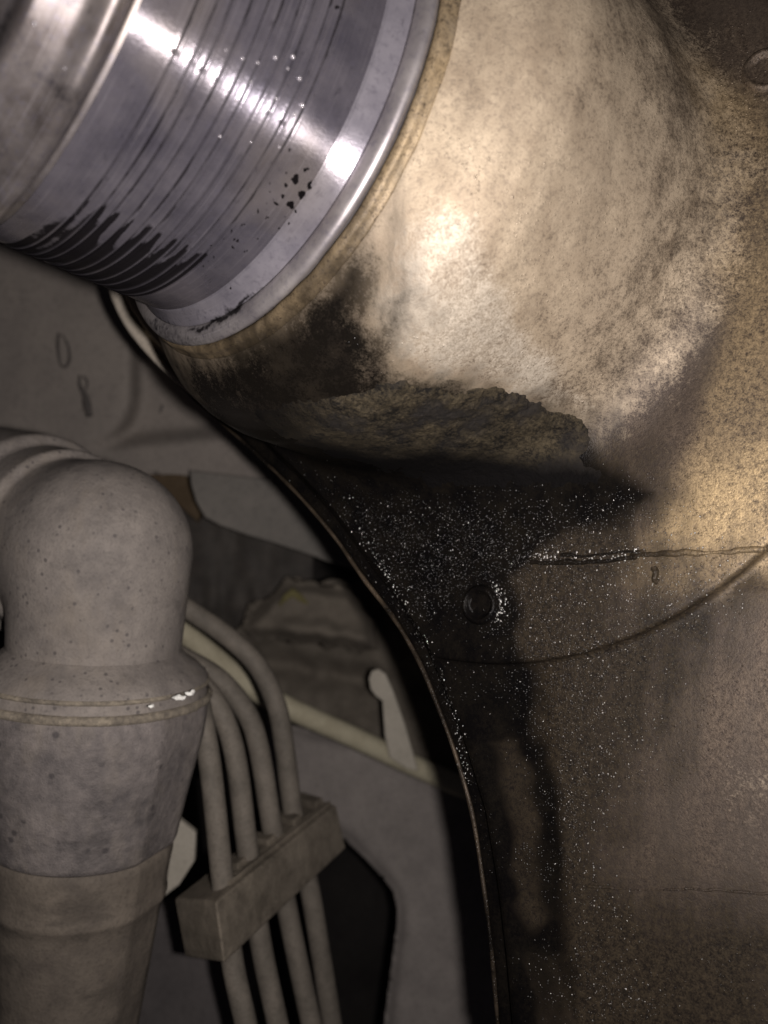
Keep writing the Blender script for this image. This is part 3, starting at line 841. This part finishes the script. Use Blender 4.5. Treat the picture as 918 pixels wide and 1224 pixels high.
arm_d = np.array([-0.80, 0.60, 0.14]); arm_d /= np.linalg.norm(arm_d)
def elbow_sd(P):
    d = capsule_sd(P, e_top, e_top + eax * 4.2, 2.50, 2.28)
    d = smin(d, capsule_sd(P, e_top + arm_d * 0.4, e_top + arm_d * 9, 2.48), 0.35)
    # stepped collar on the arm
    def disc(t0, t1, r, k):
        q = P - e_top; t = q @ arm_d; rr = np.sqrt(np.maximum((q ** 2).sum(-1) - t * t, 0))
        return extrude_sd(rr - r, t - (t0 + t1) / 2, (t1 - t0) / 2, k)
    d = smin(d, disc(1.75, 12, 2.72, 0.12), 0.18)
    d = smin(d, disc(3.1, 12, 3.05, 0.25), 0.2)
    return d
def build_sd(fn, lo, hi, h):
    g = [np.arange(lo[i], hi[i], h) for i in range(3)]
    D = np.empty([len(x) for x in g], np.float32)
    YZ = np.stack(np.meshgrid(g[1], g[2], indexing='ij'), -1)
    for i, xv in enumerate(g[0]):
        D[i] = fn(np.concatenate([np.full(YZ.shape[:2] + (1,), xv), YZ], -1))
    D[0] = D[-1] = 1; D[:, 0] = D[:, -1] = 1; D[:, :, 0] = 1; D[:, :, -1] = 1
    V, Q = surface_nets(D, np.array(lo, float), h)
    for it in range(2):
        e = 0.03
        gr = np.stack([fn(V + e * np.eye(3)[k]) - fn(V - e * np.eye(3)[k]) for k in range(3)], 1); gr /= np.linalg.norm(gr, axis=1)[:, None] + 1e-9
        V = V - gr * np.clip(fn(V), -0.04, 0.04)[:, None]
    return V, Q
lo = e_top + np.array([-9, -3.2, -4.4]); hi = e_top + np.array([3, 9, 4.6])
v, q = build_sd(elbow_sd, lo, hi, 0.12)
link('elbow_bend', mesh(v, q, True), m_elbow, elbow)

def elathe(prof, seg=220, facet=None, rough=0.0):
    """profile (photo y, radius in px) about the elbow's vertical axis"""
    V = []; m = len(prof)
    for (yy, rp) in prof:
        t = (yy - 666) / (1224 - 666) * elen
        C = e_top + eax * t; r0 = rp / F * ED
        for k in range(seg):
            a = 2 * math.pi * k / seg
            r = r0
            if facet is not None:
                ca = math.cos(a - facet[0])
                if ca > 0.3: r = min(r, r0 * facet[1] / ca)
            V.append(C + r * (math.cos(a) * ex + math.sin(a) * ey))
    V = np.array(V)
    if rough:
        n = fbm(V, 0.5, 3); ctr = e_top + ((V - e_top) @ eax)[:, None] * eax; o = V - ctr; o /= np.linalg.norm(o, axis=1)[:, None] + 1e-9
        V = V + o * (rough * n)[:, None]
    i = np.arange(m - 1)[:, None] * seg; k = np.arange(seg)[None]; k2 = (k + 1) % seg
    Q = np.stack([i + k, i + k2, i + seg + k2, i + seg + k], -1).reshape(-1, 4)
    return V, Q
v, q = elathe([(772, 90), (779, 102), (786, 110), (792, 120), (798, 127), (803, 132), (808, 135)], rough=0.03)
link('cap_shoulder', mesh(v, q), m_elbow, elbow)
v, q = elathe([(804, 132), (809, 134), (815, 134), (822, 135), (829, 135), (833, 133)], rough=0.02)
link('cap_band', mesh(v, q), m_elbow, elbow)
for y0_, r0_, w_ in ((810, 136.0, 2.4), (828, 140.0, 4.2)):
    v, q = elathe([(y0_ - w_ - 1, r0_ - 4), (y0_ - w_, r0_ - 0.6), (y0_ - w_ * 0.4, r0_ + 0.8), (y0_ + w_ * 0.4, r0_ + 0.8), (y0_ + w_, r0_ - 0.6), (y0_ + w_ + 1, r0_ - 4)], rough=0.055)
    link('dusty_ridge', mesh(v, q), m_dustridge, elbow)
v, q = elathe([(828, 132), (833, 135), (838, 136.5), (850, 136.5), (875, 134), (910, 127), (950, 119), (985, 112.5), (994, 111), (999, 109), (1003, 104), (1005, 96)], facet=(-0.35, 0.955), rough=0.012)
link('cap', mesh(v, q), m_cap, elbow)
v, q = elathe([(998, 98), (1004, 106), (1012, 106.5), (1030, 104), (1048, 102), (1056, 102.5), (1062, 103.5), (1067, 102), (1072, 98), (1090, 96), (1150, 89), (1260, 77), (1330, 70), (1331, 2)], facet=(-0.35, 0.965), rough=0.02)
link('sleeve', mesh(v, q), m_sleeve, elbow)
# white flecks of paint on the ridge
def fleck(cx, cy, w, h, d, seed):
    r_ = np.random.default_rng(seed)
    C = at(cx, cy, d); V = []; n = 12
    for lay, s_ in ((0, 1.0), (1, 0.7)):
        for k in range(n):
            a = 2 * math.pi * k / n; rr = (0.6 + 0.5 * r_.random()) * s_
            V.append(C + np.array([math.cos(a) * w * rr, -0.05 * lay, math.sin(a) * h * rr]) / F * d * np.array([1, F / d, 1]))
    Fc = [(k, (k + 1) % n, n + (k + 1) % n, n + k) for k in range(n)] + [tuple(range(n, 2 * n)), tuple(range(n))[::-1]]
    return V, Fc
for (cx, cy, w, h, sd_) in ((214, 834, 9, 4, 1), (226, 829, 7, 3, 2), (181, 844, 5, 2.5, 3), (230, 827, 3, 4, 5)):
    px_off = (cx - 111) / F * ED
    dd = ED - math.sqrt(max(3.29 ** 2 - px_off ** 2, 0.05)) * 0.97
    v, f = fleck(cx, cy, w, h, dd - 0.08, sd_)
    link('paint_fleck', mesh(v, f, False), m_fleck, elbow)
# flat tab behind the barrel at the left
tab = [(-25, 615), (6, 640), (19, 715), (14, 742), (-25, 745)]

# ------------------------------------------------------------------ plates and other background pieces
def plate(name, poly, depth, thick, mat, parent=None, bevel=0.08, sub=None):
    """plate cut to an outline; depth is a number or a function of the photo pixel; closed, with real thickness"""
    bm = bmesh.new()
    fr = []
    for p in poly:
        d = depth(*p) if callable(depth) else depth
        fr.append(bm.verts.new(tuple(at(p[0], p[1], d) * S)))
    f = bm.faces.new(fr)
    f.normal_update()
    if f.normal.y > 0: f.normal_flip()
    r = bmesh.ops.extrude_face_region(bm, geom=[f])
    ext = [e for e in r['geom'] if isinstance(e, bmesh.types.BMVert)]
    bmesh.ops.translate(bm, verts=ext, vec=(0, thick * S, 0))
    bmesh.ops.recalc_face_normals(bm, faces=bm.faces)
    if bevel:
        ed = [e for e in bm.edges if all(v in fr for v in e.verts)]
        bmesh.ops.bevel(bm, geom=ed, offset=bevel * S, segments=3, affect='EDGES', profile=0.5)
    bmesh.ops.triangulate(bm, faces=[f for f in bm.faces if len(f.verts) > 4])
    me = bpy.data.meshes.new('mesh'); bm.to_mesh(me); bm.free()
    return link(name, me, mat, parent)

def field(name, x0, x1, y0, y1, depth_fn, step, mat, mask=None, parent=None, thick=0.4, sd=None):
    """pressed sheet: grid in px over a depth function, given thickness by a back skin"""
    X = np.arange(x0, x1 + step, step); Y = np.arange(y0, y1 + step, step)
    G = np.stack(np.meshgrid(X, Y, indexing='ij'), -1).reshape(-1, 2)
    if sd is not None:
        v0 = sd(G); e = 0.5
        gx = (sd(G + [e, 0]) - sd(G - [e, 0])) / (2 * e); gy = (sd(G + [0, e]) - sd(G - [0, e])) / (2 * e)
        nrm = np.maximum(gx ** 2 + gy ** 2, 0.2)
        near = np.abs(v0) < step * 0.72
        G = np.where(near[:, None], G - np.stack([gx, gy], 1) * (v0 / nrm)[:, None], G)
        mask = lambda g: (v0 < step * 0.72)
    d = depth_fn(G)
    W = np.stack([(G[:, 0] - 459) / F * d, d, (612 - G[:, 1]) / F * d], 1)
    nx, ny = len(X), len(Y); i = np.arange(nx * ny).reshape(nx, ny)
    Q = np.stack([i[:-1, :-1], i[:-1, 1:], i[1:, 1:], i[1:, :-1]], -1).reshape(-1, 4)
    if mask is not None:
        keep = mask(G)[Q].all(1); Q = Q[keep]
    B = W + np.array([0, thick, 0])
    n = len(W)
    ed = {}
    for f in Q:
        for k in range(4):
            e = (int(f[k]), int(f[(k + 1) % 4])); r = (e[1], e[0])
            if r in ed: del ed[r]
            else: ed[e] = 1
    side = np.array([(e[1], e[0], e[0] + n, e[1] + n) for e in ed])
    Fs = np.vstack([Q, Q[:, ::-1] + n, side])
    used = np.unique(Fs); rm = np.full(2 * n, -1); rm[used] = np.arange(len(used))
    return link(name, mesh(np.vstack([W, B])[used], rm[Fs], True), mat, parent)

tb = plate('mounting_tab', tab, 27.6, 0.5, m_elbow)
tag(tb, 'small dusty flat tab at the left edge just behind the elbow', 'bracket')

# far dark underbody
ub = field('underbody', -420, 1000, -260, 1500, lambda G: 64 + 2.2 * fbm(np.c_[G, G[:, :1] * 0], 130, 3) + 0 * G[:, 0], 20, m_dark)
ub['kind'] = 'structure'

# upper-left pressed panel
def up_depth(G):
    x, y = G[:, 0], G[:, 1]
    # raised field with rounded lower right corner
    qx, qy = x - 92, y - 470
    d = np.hypot(np.maximum(qx, 0), np.maximum(qy, 0)) + np.minimum(np.maximum(qx, qy), 0) - 70
    r = smooth01(0.5 - d / 22.0)
    base = 44.5 - 1.6 * r + (y - 400) * 0.004
    bend = smooth01((y - 512 + 0.10 * (x - 170)) / 26)
    return base - 1.5 * bend * (1 - r) + 0.10 * fbm(np.c_[G, x[:, None] * 0], 60, 2)
up = field('floor_panel', -160, 520, 90, 585, up_depth, 5, m_panel,
           sd=lambda G: G[:, 1] - (566 + 0.12 * (G[:, 0] - 180) + 3 * np.sin(G[:, 0] * 0.05)))
up['kind'] = 'structure'
def drip(px, parent):
    c = spline([(*p, 0) for p in px[0]], 16)[:, :2]
    P = []
    for (x, y) in c:
        d = up_depth(np.array([[x, y]]))[0] - 0.02
        P.append(at(x, y, d))
    r = np.interp(np.linspace(0, 1, len(c)), np.linspace(0, 1, len(px[1])), px[1])
    v, f = tube(P, r, 8)
    v = np.array(v); ctr = np.repeat(np.array(P), 8, axis=0); v[:, 1] = ctr[:, 1] + (v[:, 1] - ctr[:, 1]) * 0.12
    return link('dried_drip', mesh(v, f), m_stain, parent)
drip(([(70, 398), (69, 415), (72, 436)], [0.08, 0.10, 0.05]), up)
drip(([(72, 437), (79, 438), (83, 428), (81, 412), (74, 400)], [0.05, 0.07, 0.09, 0.07, 0.03]), up)
drip(([(95, 448), (95, 460), (101, 472), (104, 485), (107, 498)], [0.06, 0.09, 0.14, 0.24, 0.18]), up)
drip(([(99, 449), (104, 456), (103, 466)], [0.04, 0.07, 0.05]), up)
drip(([(191, 488), (194, 489)], [0.22, 0.2]), up)

# triangular gusset below it
gp = [(226, 562), (262, 566), (330, 574), (420, 590), (470, 690), (392, 672), (372, 664), (330, 650), (296, 640), (262, 628), (244, 618), (234, 600), (228, 580)]
g = plate('gusset_plate', gp, lambda x, y: 41.5 + (x - 300) * 0.006, 0.5, m_panel2, bevel=0.12)
tag(g, 'plain grey plate with curved lower edge between elbow and housing edge', 'plate')

# brown strip in the gap under the panel
b = plate('brown_strip', [(150, 568), (232, 566), (246, 596), (236, 624), (206, 598), (150, 590)], 47, 0.6, mat_grime('rusty_brown', (0.10, 0.07, 0.04), (0.17, 0.125, 0.08), 0.9, 80, 0.4), bevel=0.1)
tag(b, 'small rusty brown strip in the gap beside the elbow top', 'strip')

# dark ribbed cover behind the elbow
def rib_depth(G):
    x, y = G[:, 0], G[:, 1]
    return 50 + 0.9 * fbm(np.c_[x * 0.8, y * 0.25, x * 0], 22, 2) + 0.6 * smooth01((y - 720) / 30) + 0.25 * fbm(np.c_[G, x[:, None] * 0], 40, 2)
rc = field('sound_deadening_mat', 170, 372, 600, 790, rib_depth, 4, mat_grime('dark_ribbed_plastic', (0.05, 0.046, 0.042), (0.115, 0.102, 0.088), 0.7, 80, 0.3))
tag(rc, 'dark lumpy mat deep in the gap right of the elbow', 'mat')

# felt underlay with folds
def felt_depth(G):
    x, y = G[:, 0], G[:, 1]
    f1 = np.exp(-(((y - 795 - 0.18 * (x - 340)) / 16) ** 2)) * 1.3
    return 47.0 + f1 + 1.5 * fbm(np.c_[G, x[:, None] * 0], 62, 3) - 0.8 * smooth01((y - 850) / 60)
fe = field('felt_underlay', 240, 560, 690, 930, felt_depth, 4, m_felt,
           sd=lambda G: (poly_sd(G, [(268, 762), (300, 728), (345, 692), (400, 700), (450, 690), (560, 760), (560, 930), (240, 930), (250, 800)]) - 5 * np.sin(G[:, 0] * 0.13) - 3 * np.sin(G[:, 1] * 0.21)))
tag(fe, 'crumpled brown felt underlay hanging behind the pale rod', 'felt')
wedge = [(283, 752), (300, 733), (322, 712), (346, 692), (380, 698), (420, 704), (446, 742), (450, 776), (428, 781), (408, 772), (392, 777), (376, 768), (352, 771), (330, 764), (306, 766)]
def foam_depth(G):
    x, y = G[:, 0], G[:, 1]
    sd_ = poly_sd(G, wedge)
    fold = np.exp(-(((y - 752 - 0.15 * (x - 360)) / 13) ** 2)) * smooth01((x - 318) / 40)
    return 46.2 - 1.0 * smooth01(-sd_ / 16) - 0.9 * fold + 0.5 * fbm(np.c_[G, x[:, None] * 0], 30, 3)
fo = field('foam_strip', 270, 470, 680, 800, foam_depth, 3, m_foam, sd=lambda G: poly_sd(G, wedge) - 2.5 * np.sin(G[:, 0] * 0.19) * np.sin(G[:, 1] * 0.11), thick=1.2)
tag(fo, 'rumpled beige foam wedge lying on the brown felt', 'foam')
yq = []
for (x, y) in ((334, 724), (342, 714), (350, 708), (358, 714), (368, 722)):
    yq.append(at(x, y, foam_depth(np.array([[x, y]], float))[0] + 0.05))
yv, yf = tube(yq, [0.08, 0.2, 0.26, 0.2, 0.08], 10)
ym = link('paint_mark', mesh(yv, yf), m_yellow); tag(ym, 'small faded yellow dab on top of the beige foam', 'paint mark')

# pale rod
rv, rf = tube(spline([at(190, 733, 37.0), at(225, 760, 37.5), (at(300, 820, 38.5)), at(345, 846, 39), at(420, 880, 40), at(492, 914, 41), at(560, 944, 42)], 40), 0.50, 20)
rod = link('pale_rod', mesh(rv, rf), m_rod); tag(rod, 'pale cream rod running diagonally behind the four brake lines', 'rod')
# pale hooked bracket
hk = [(441, 812), (444, 803), (452, 800), (461, 806), (470, 826), (484, 866), (500, 922), (486, 919), (466, 906), (460, 880), (457, 838), (449, 832), (443, 824)]
h = plate('hooked_bracket', hk, lambda x, y: 38.6 + (y - 800) * 0.006, 0.35, m_pale, bevel=0.06)
tag(h, 'pale hooked metal bracket at the lower end of the cream rod', 'bracket')

# lower floor sheet with big dark opening
lowp = [(318, 862), (372, 872), (430, 886), (500, 922), (640, 960), (720, 1340), (446, 1340), (456, 1250), (466, 1170), (474, 1110), (475, 1088), (470, 1066), (458, 1050), (436, 1026), (412, 1004), (385, 985), (330, 966)]
lf = field('floor_sheet', 300, 760, 850, 1340, lambda G: 43.5 - (G[:, 1] - 900) * 0.012 + 0.28 * fbm(np.c_[G, G[:, :1] * 0], 70, 3) + 1.2 * np.exp(-(poly_sd(G, lowp) / 9) ** 2) * 0.4, 3, m_floor,
           sd=lambda G: poly_sd(G, lowp))
lf['kind'] = 'structure'
lp = plate('dark_tray', [(120, 1120), (150, 1085), (212, 1082), (262, 1095), (300, 1160), (318, 1340), (110, 1340)], lambda x, y: 40 - (y - 1080) * 0.01, 0.8, mat_grime('tray_grey', (0.10, 0.09, 0.088), (0.15, 0.135, 0.13), 0.7, 60, 0.3), bevel=0.4)
tag(lp, 'dark grey tray below the left end of the pipe clip', 'tray')
wp = plate('white_gusset', [(196, 1072), (204, 1010), (214, 980), (234, 996), (232, 1030), (214, 1058)], 33, 0.3, m_pale, bevel=0.06)
tag(wp, 'small whitish metal piece between the cap and the leftmost brake line', 'bracket')

# ------------------------------------------------------------------ brake lines and their clip
A_ = at(258, 1078, 24.0); B_ = at(402, 962, 31.5); C_ = at(208, 1074, 26.2); A2 = at(268, 1152, 24.2); B2 = at(414, 1014, 31.6); C2 = at(221, 1145, 26.3)
D_ = at(366, 951, 33.2); D2 = C2 + (D_ - C_) + (A2 - A_) * 0
clip = empty('pipe_clip', (A2 + C2) / 2, 'dusty brown plastic clip block holding the four brake lines', 'clip')
def hexa(c8, bev, name, mat, parent, noise=0.0):
    bm = bmesh.new(); v = [bm.verts.new(tuple(np.asarray(p) * S)) for p in c8]
    for f in ((0, 1, 2, 3), (7, 6, 5, 4), (0, 4, 5, 1), (1, 5, 6, 2), (2, 6, 7, 3), (3, 7, 4, 0)): bm.faces.new([v[i] for i in f])
    bmesh.ops.recalc_face_normals(bm, faces=bm.faces)
    if bev: bmesh.ops.bevel(bm, geom=list(bm.edges), offset=bev * S, segments=3, affect='EDGES', profile=0.5)
    me = bpy.data.meshes.new('mesh'); bm.to_mesh(me); bm.free()
    return link(name, me, mat, parent)
hexa([A_, B_, D_, C_, A2, B2, D2, C2], 0.10, 'clip_block', m_clip, clip)
def lerp(a, b, t): return a + (b - a) * t
upv = (A_ - A2); upv /= np.linalg.norm(upv)
# ridge and groove along the top, dividing webs between the lines
for (t0, t1, s0, s1, h) in ((0.12, 0.98, 0.10, 0.17, 0.16), (0.20, 0.98, 0.26, 0.31, 0.10)):
    c = [lerp(lerp(A_, B_, t0), lerp(C_, D_, t0), s0), lerp(lerp(A_, B_, t1), lerp(C_, D_, t1), s0), lerp(lerp(A_, B_, t1), lerp(C_, D_, t1), s1), lerp(lerp(A_, B_, t0), lerp(C_, D_, t0), s1)]
    hexa([x + upv * h for x in c] + [x - upv * 0.2 for x in c], 0.03, 'clip_rib', m_clip, clip)
for t in (0.27, 0.50, 0.72, 0.93):
    c = [lerp(lerp(A_, B_, t - 0.035), lerp(C_, D_, t - 0.035), s) for s in (0.3, 0.98)] + [lerp(lerp(A_, B_, t + 0.035), lerp(C_, D_, t + 0.035), s) for s in (0.98, 0.3)]
    hexa([x + upv * 0.28 for x in c] + [x - upv * 0.2 for x in c], 0.05, 'clip_web', m_clip, clip)
for t in (0.30, 0.39, 0.47, 0.55):
    c = [lerp(lerp(A_, B_, t), lerp(A2, B2, t), s) for s in (0.30, 0.55)] + [lerp(lerp(A_, B_, t + 0.035), lerp(A2, B2, t + 0.035), s) for s in (0.50, 0.26)]
    hexa([x + np.array([0, -0.05, 0]) for x in c] + [x + np.array([0, 0.2, 0]) for x in c], 0.0, 'moulded_mark', m_clip, clip)

lines = [
    ([(232, 800), (240, 850), (249, 900), (256, 956), (266, 1052), (278, 1150), (294, 1224), (312, 1310)], 0.335, 'leftmost of the four brake lines, closest to the grey cap', (25.6, 25.3)),
    ([(190, 776), (226, 805), (253, 833), (272, 870), (284, 920), (296, 1016), (312, 1128), (332, 1224), (350, 1310)], 0.345, 'second brake line counted from the grey cap', (27.4, 27.2)),
    ([(180, 766), (221, 787), (262, 812), (294, 851), (310, 897), (326, 993), (346, 1100), (372, 1224), (390, 1310)], 0.355, 'third brake line counted from the grey cap', (29.2, 29.0)),
    ([(170, 690), (217, 723), (271, 760), (308, 796), (330, 842), (340, 892), (351, 975), (371, 1066), (397, 1224), (412, 1310)], 0.365, 'brake line farthest from the grey cap, bending highest of the four', (31.0, 30.8)),
]
for pts, r, lab, (d0, d1) in lines:
    n = len(pts)
    P = [at(x, y, d0 + (d1 - d0) * i / (n - 1)) for i, (x, y) in enumerate(pts)]
    v, f = tube(spline(P, 90), r, 18)
    o = link('brake_line', mesh(v, f), m_line); tag(o, lab, 'brake line', 'brake lines held in the clip')
